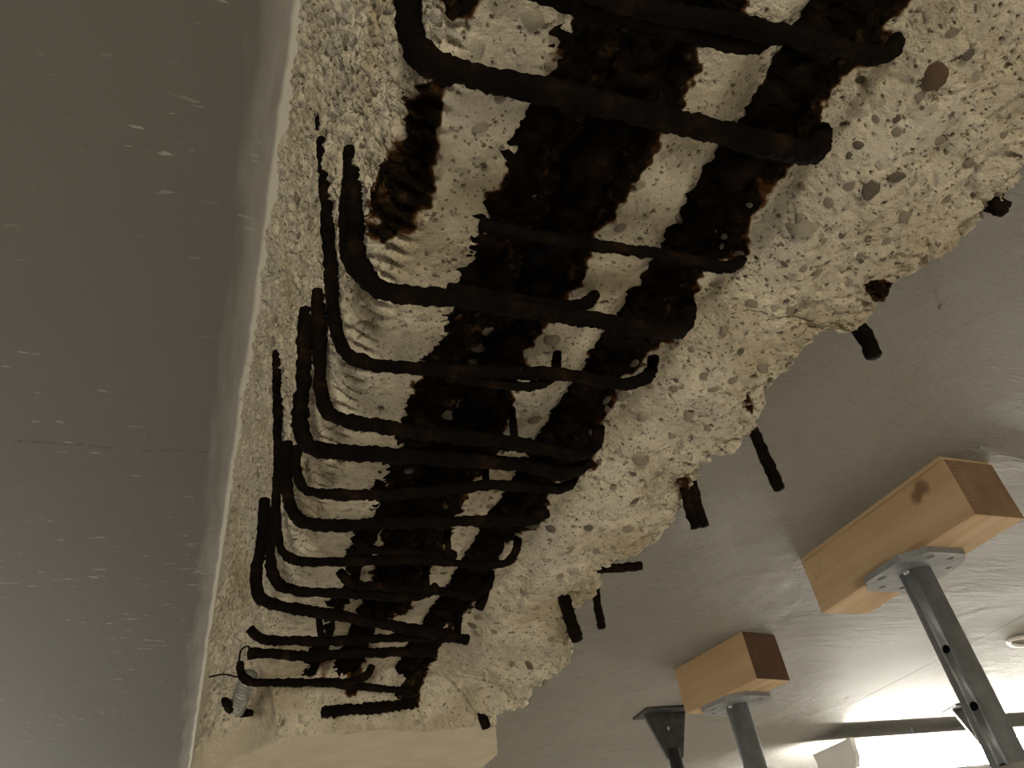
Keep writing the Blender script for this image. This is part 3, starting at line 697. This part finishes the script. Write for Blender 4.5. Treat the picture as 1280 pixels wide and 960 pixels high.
def prop(name, x, y, rz, ztop, label, hole_dir, coll):
    t = empty(name, (x, y, 0), rz); tag(t, label, 'prop', 'adjustable steel props')
    # octagonal head plate with bolt holes
    bm = bmesh.new(); s = .068; c = .030
    pts = [(s, -s + c), (s, s - c), (s - c, s), (-s + c, s), (-s, s - c), (-s, -s + c), (-s + c, -s), (s - c, -s)]
    f = bm.faces.new([bm.verts.new((a, b, ztop - .009)) for a, b in pts]); r = bmesh.ops.extrude_face_region(bm, geom=[f])
    for v in [g for g in r['geom'] if isinstance(g, bmesh.types.BMVert)]: v.co.z = ztop
    pl = link('head_plate', bm, M_GALV, t); cs = []
    for (a, b, rr) in ((.050, .022, .0075), (-.050, .022, .0075), (.050, -.022, .0055), (-.050, -.022, .0075), (.022, .052, .0055), (-.022, .052, .0055), (.022, -.052, .0055), (-.022, -.052, .0075)):
        cs.append(cyl_obj('c', rr, ztop - .05, ztop - .0025, M_DARKST, None, 16, a, b))
    for c in cs: c.matrix_world = t.matrix_basis.copy()
    cut(pl, cs)
    tube = hollow('inner_tube', .0242, .0208, EYE - .35, ztop - .008, M_GALV, t)
    cs = []
    for zz in np.arange(EYE - .3, EYE + .29, .0805) + (EYE + .227 - (EYE - .3)) % .0805:
        bm = bmesh.new(); bmesh.ops.create_cone(bm, cap_ends=True, segments=16, radius1=.0064, radius2=.0064, depth=.2, matrix=Matrix.Rotation(hole_dir - rz, 4, 'Z') @ Matrix.Rotation(math.pi / 2, 4, 'Y'))
        o = link('c', bm, M_DARKST); o.location = (0, 0, zz); cs.append(o)
    for c in cs: c.matrix_world = t.matrix_basis @ Matrix.Translation(c.location)
    cut(tube, cs)
    for p in tube.data.polygons: p.use_smooth = abs(p.normal.z) < .5
    # collar nut and outer tube down to the floor
    bm = bmesh.new()
    seg = 32; prof = [(.0255, coll + .02), (.029, coll + .012), (.0335, coll - .008), (.0335, coll - .06), (.040, coll - .065), (.040, coll - .10), (.0305, coll - .105)]
    rings = [[bm.verts.new((r * math.cos(k * 2 * math.pi / seg), r * math.sin(k * 2 * math.pi / seg), z)) for k in range(seg)] for r, z in prof]
    for a in range(len(prof) - 1):
        for k in range(seg): bm.faces.new((rings[a][k], rings[a][(k + 1) % seg], rings[a + 1][(k + 1) % seg], rings[a + 1][k]))
    link('collar', bm, M_COLLAR, t, True)
    hollow('outer_tube', .0302, .0265, .008, coll - .10, M_GALV, t)
    bm = bmesh.new(); bmesh.ops.create_cube(bm, size=1)
    for v in bm.verts: v.co = (v.co.x * .13, v.co.y * .13, .004 + v.co.z * .008)
    link('base_plate', bm, M_GALV, t)
    for s_ in (-1, 1):       # weld beads under the plate
        bm = bmesh.new(); bmesh.ops.create_icosphere(bm, subdivisions=2, radius=.004, matrix=Matrix.Translation((.0245 * s_, .004 * s_, ztop - .011)) @ Matrix.Diagonal((1, 1.6, 1, 1)))
        link('weld', bm, M_COLLAR, t, True)
    return t
def block(name, cx, cy, rz, wd, ln, ht, mat, endmat, label, shim):
    t = empty(name, (cx, cy, EYE + HS - ht), rz); tag(t, label, 'timber block', 'timber blocks on the props')
    bm = bmesh.new(); bmesh.ops.create_cube(bm, size=1)
    for v in bm.verts: v.co = (v.co.x * wd, v.co.y * ln, (v.co.z + .5) * (ht - shim))
    bmesh.ops.subdivide_edges(bm, edges=bm.edges[:], cuts=5, use_grid_fill=True)
    co = np.array([v.co for v in bm.verts]); o_ = fbm(co + cx * 9, 9, 2, 600)
    for v, a in zip(bm.verts, o_):
        v.co.x += .0012 * a; v.co.z += .0008 * a * (v.co.z > .01 and v.co.z < ht - shim - .002)
    ob = link('timber', bm, mat, t); ob.data.materials.append(endmat)
    for p in ob.data.polygons:
        if abs(p.normal.y) > .8: p.material_index = 1
    md = ob.modifiers.new('bevel', 'BEVEL'); md.width = .0018; md.segments = 2; md.limit_method = 'ANGLE'
    if shim:
        bm = bmesh.new(); bmesh.ops.create_cube(bm, size=1)
        for v in bm.verts: v.co = (v.co.x * (wd + .001) - .002, v.co.y * (ln - .006), ht - shim / 2 + v.co.z * shim)
        link('shim_board', bm, mat, t)
    return t
block('timber_block', 1.0575, .850, .03, .104, .340, .100, M_WOOD, M_ENDB, 'long pale timber block wedged on a prop head under the slab', .006)
block('timber_block', 1.112, 1.462, .20, .102, .225, .100, M_WOOD2, M_ENDG, 'short timber block with a dark stained end on a prop head', 0)
prop('steel_prop', 1.046, .843, .03, ZB, 'galvanised steel prop with pin holes carrying the long timber block', math.radians(196), EYE + .130)
prop('steel_prop', 1.128, 1.492, .20, ZB, 'galvanised steel prop carrying the short timber block', math.radians(160), EYE - .05)

def flared_prop(name, x, y, rz, label, hole=True):
    t = empty(name, (x, y, 0), rz); tag(t, label, 'prop', 'props with flared heads'); zt = EYE + HS
    bm = bmesh.new(); th = .004
    pts = [(-.062, zt - .006), (.062, zt - .006), (.022, zt - .118), (-.022, zt - .118)]
    for s_ in (-1, 1):
        pass
    f = bm.faces.new([bm.verts.new((a, -th, b)) for a, b in pts]); r = bmesh.ops.extrude_face_region(bm, geom=[f])
    for v in [g for g in r['geom'] if isinstance(g, bmesh.types.BMVert)]: v.co.y = th
    pl = link('gusset_plate', bm, M_DARKST, t)
    if hole:
        bm = bmesh.new(); bmesh.ops.create_cone(bm, cap_ends=True, segments=16, radius1=.006, radius2=.006, depth=.1, matrix=Matrix.Translation((0.002, 0, zt - .045)) @ Matrix.Rotation(math.pi / 2, 4, 'X'))
        c = link('c', bm, M_DARKST); c.matrix_world = t.matrix_basis.copy(); cut(pl, [c])
    bm = bmesh.new(); bmesh.ops.create_cube(bm, size=1)
    for v in bm.verts: v.co = (v.co.x * .142, v.co.y * .09, zt - .003 + v.co.z * .006)
    link('top_plate', bm, M_DARKST, t)
    cyl_obj('tube', .0165, EYE - .2, zt - .095, M_DARKST, t)
    hollow('outer_tube', .024, .018, .008, EYE - .2, M_DARKST, t)
    bm = bmesh.new(); bmesh.ops.create_cube(bm, size=1)
    for v in bm.verts: v.co = (v.co.x * .12, v.co.y * .12, .004 + v.co.z * .008)
    link('base_plate', bm, M_DARKST, t)
    return t
flared_prop('flared_prop', 1.185, 1.88, -.05, 'dark steel prop with a flared gusset head behind the short timber block')
flared_prop('flared_prop', 2.395, 1.98, -.25, 'steel prop with a flared head in front of the lamp, behind the long block\'s prop')

# ------------------------------------------------------------------ lamp fittings
def fitting(name, x0, x1, y, ztop, label, mat, rz=0.0):
    t = empty(name, ((x0 + x1) / 2, y, ztop), rz); tag(t, label, 'lamp', 'fluorescent lamps under the slab'); L = (x1 - x0) / 2
    def extr(nm, prof, l, mt, cap=True):
        bm = bmesh.new(); A = [bm.verts.new((-l, a, b)) for a, b in prof]; B = [bm.verts.new((l, a, b)) for a, b in prof]; n = len(prof)
        for k in range(n): bm.faces.new((A[k], A[(k + 1) % n], B[(k + 1) % n], B[k]))
        if cap: bm.faces.new(A); bm.faces.new(B[::-1])
        return link(nm, bm, mt, t)
    extr('housing', [(-.095, 0), (.095, 0), (.085, -.026), (-.085, -.026)], L, M_LAMPB)
    extr('diffuser', [(-.082, -.026), (.082, -.026), (.090, -.05), (.072, -.078), (-.072, -.078), (-.090, -.05)], L - .012, mat)
    for s_ in (-1, 1):
        bm = bmesh.new(); pr = [(-.097, .001), (.097, .001), (.092, -.022), (.094, -.05), (.074, -.081), (-.074, -.081), (-.094, -.05), (-.092, -.022)]
        A = [bm.verts.new((s_ * (L - .012), a, b)) for a, b in pr]; B = [bm.verts.new((s_ * (L + .006), a, b)) for a, b in pr]; n = len(pr)
        for k in range(n): bm.faces.new((A[k], A[(k + 1) % n], B[(k + 1) % n], B[k]))
        bm.faces.new(A); bm.faces.new(B[::-1]); link('end_cap', bm, M_LAMPB, t)
    for a in (-L * .7, L * .7):
        bm = bmesh.new(); bmesh.ops.create_cone(bm, cap_ends=True, segments=12, radius1=.006, radius2=.006, depth=EYE + HS - ztop + .004, matrix=Matrix.Translation((a, 0, (EYE + HS - ztop) / 2)))
        link('hanger', bm, M_GALV, t)
    return t
fitting('lamp_fitting', 1.985, 4.40, 2.20, EYE + HS - .045, 'glowing fluorescent lamp fitting hung under the slab behind the props', M_LAMP)

# ------------------------------------------------------------------ small things on the soffit
p = onz(1250, 565, HS)
bm = bmesh.new(); A = [bm.verts.new(c) for c in ((-.055, -.003, 0), (-.055, .003, 0), (-.055, 0, -.0045), (.30, -.003, 0), (.30, .003, 0), (.30, 0, -.006))]
for f in ((0, 1, 2), (3, 5, 4), (0, 3, 4, 1), (1, 4, 5, 2), (2, 5, 3, 0)): bm.faces.new([A[k] for k in f])
o = link('formwork_fin', bm, M_CR); o.location = (p[0], p[1], EYE + HS + .0005); o.rotation_euler = (0, 0, .145)
tag(o, 'thin raised mortar ridge on the slab beside the long timber block', 'ridge')
p = onz(1178, 382, HS)
bm = bmesh.new(); bmesh.ops.create_cone(bm, cap_ends=True, segments=20, radius1=.0042, radius2=.0055, depth=.004)
o = link('plug', bm, M_PLUG); o.location = (p[0], p[1], EYE + HS - .001)
tag(o, 'small round grey filler plug in the slab near the broken flank', 'plug')
p = onz(1275, 799, HS)
ringp = [np.array([.075 * math.cos(a) * 1.0, .028 * math.sin(a), 0]) for a in np.linspace(0, 2 * math.pi, 41)[:-1]]
bm = bmesh.new(); seg = 8; R_ = []
for k in range(40):
    a = ringp[k]; T = ringp[(k + 1) % 40] - ringp[k - 1]; T /= np.linalg.norm(T); u = np.array([-T[1], T[0], 0])
    R_.append([bm.verts.new(a + .006 * (u * math.cos(b) + np.array([0, 0, 1]) * math.sin(b))) for b in np.arange(seg) * 2 * math.pi / seg])
for k in range(40):
    for j in range(seg): bm.faces.new((R_[k][j], R_[k][(j + 1) % seg], R_[(k + 1) % 40][(j + 1) % seg], R_[(k + 1) % 40][j]))
o = link('wire_ring', bm, M_LAMPB, None, True); o.location = (p[0] + .02, p[1], EYE + HS - .0055); o.rotation_euler = (0, 0, .2)
tag(o, 'pale oval ring fixed flat to the slab beyond the props', 'ring')
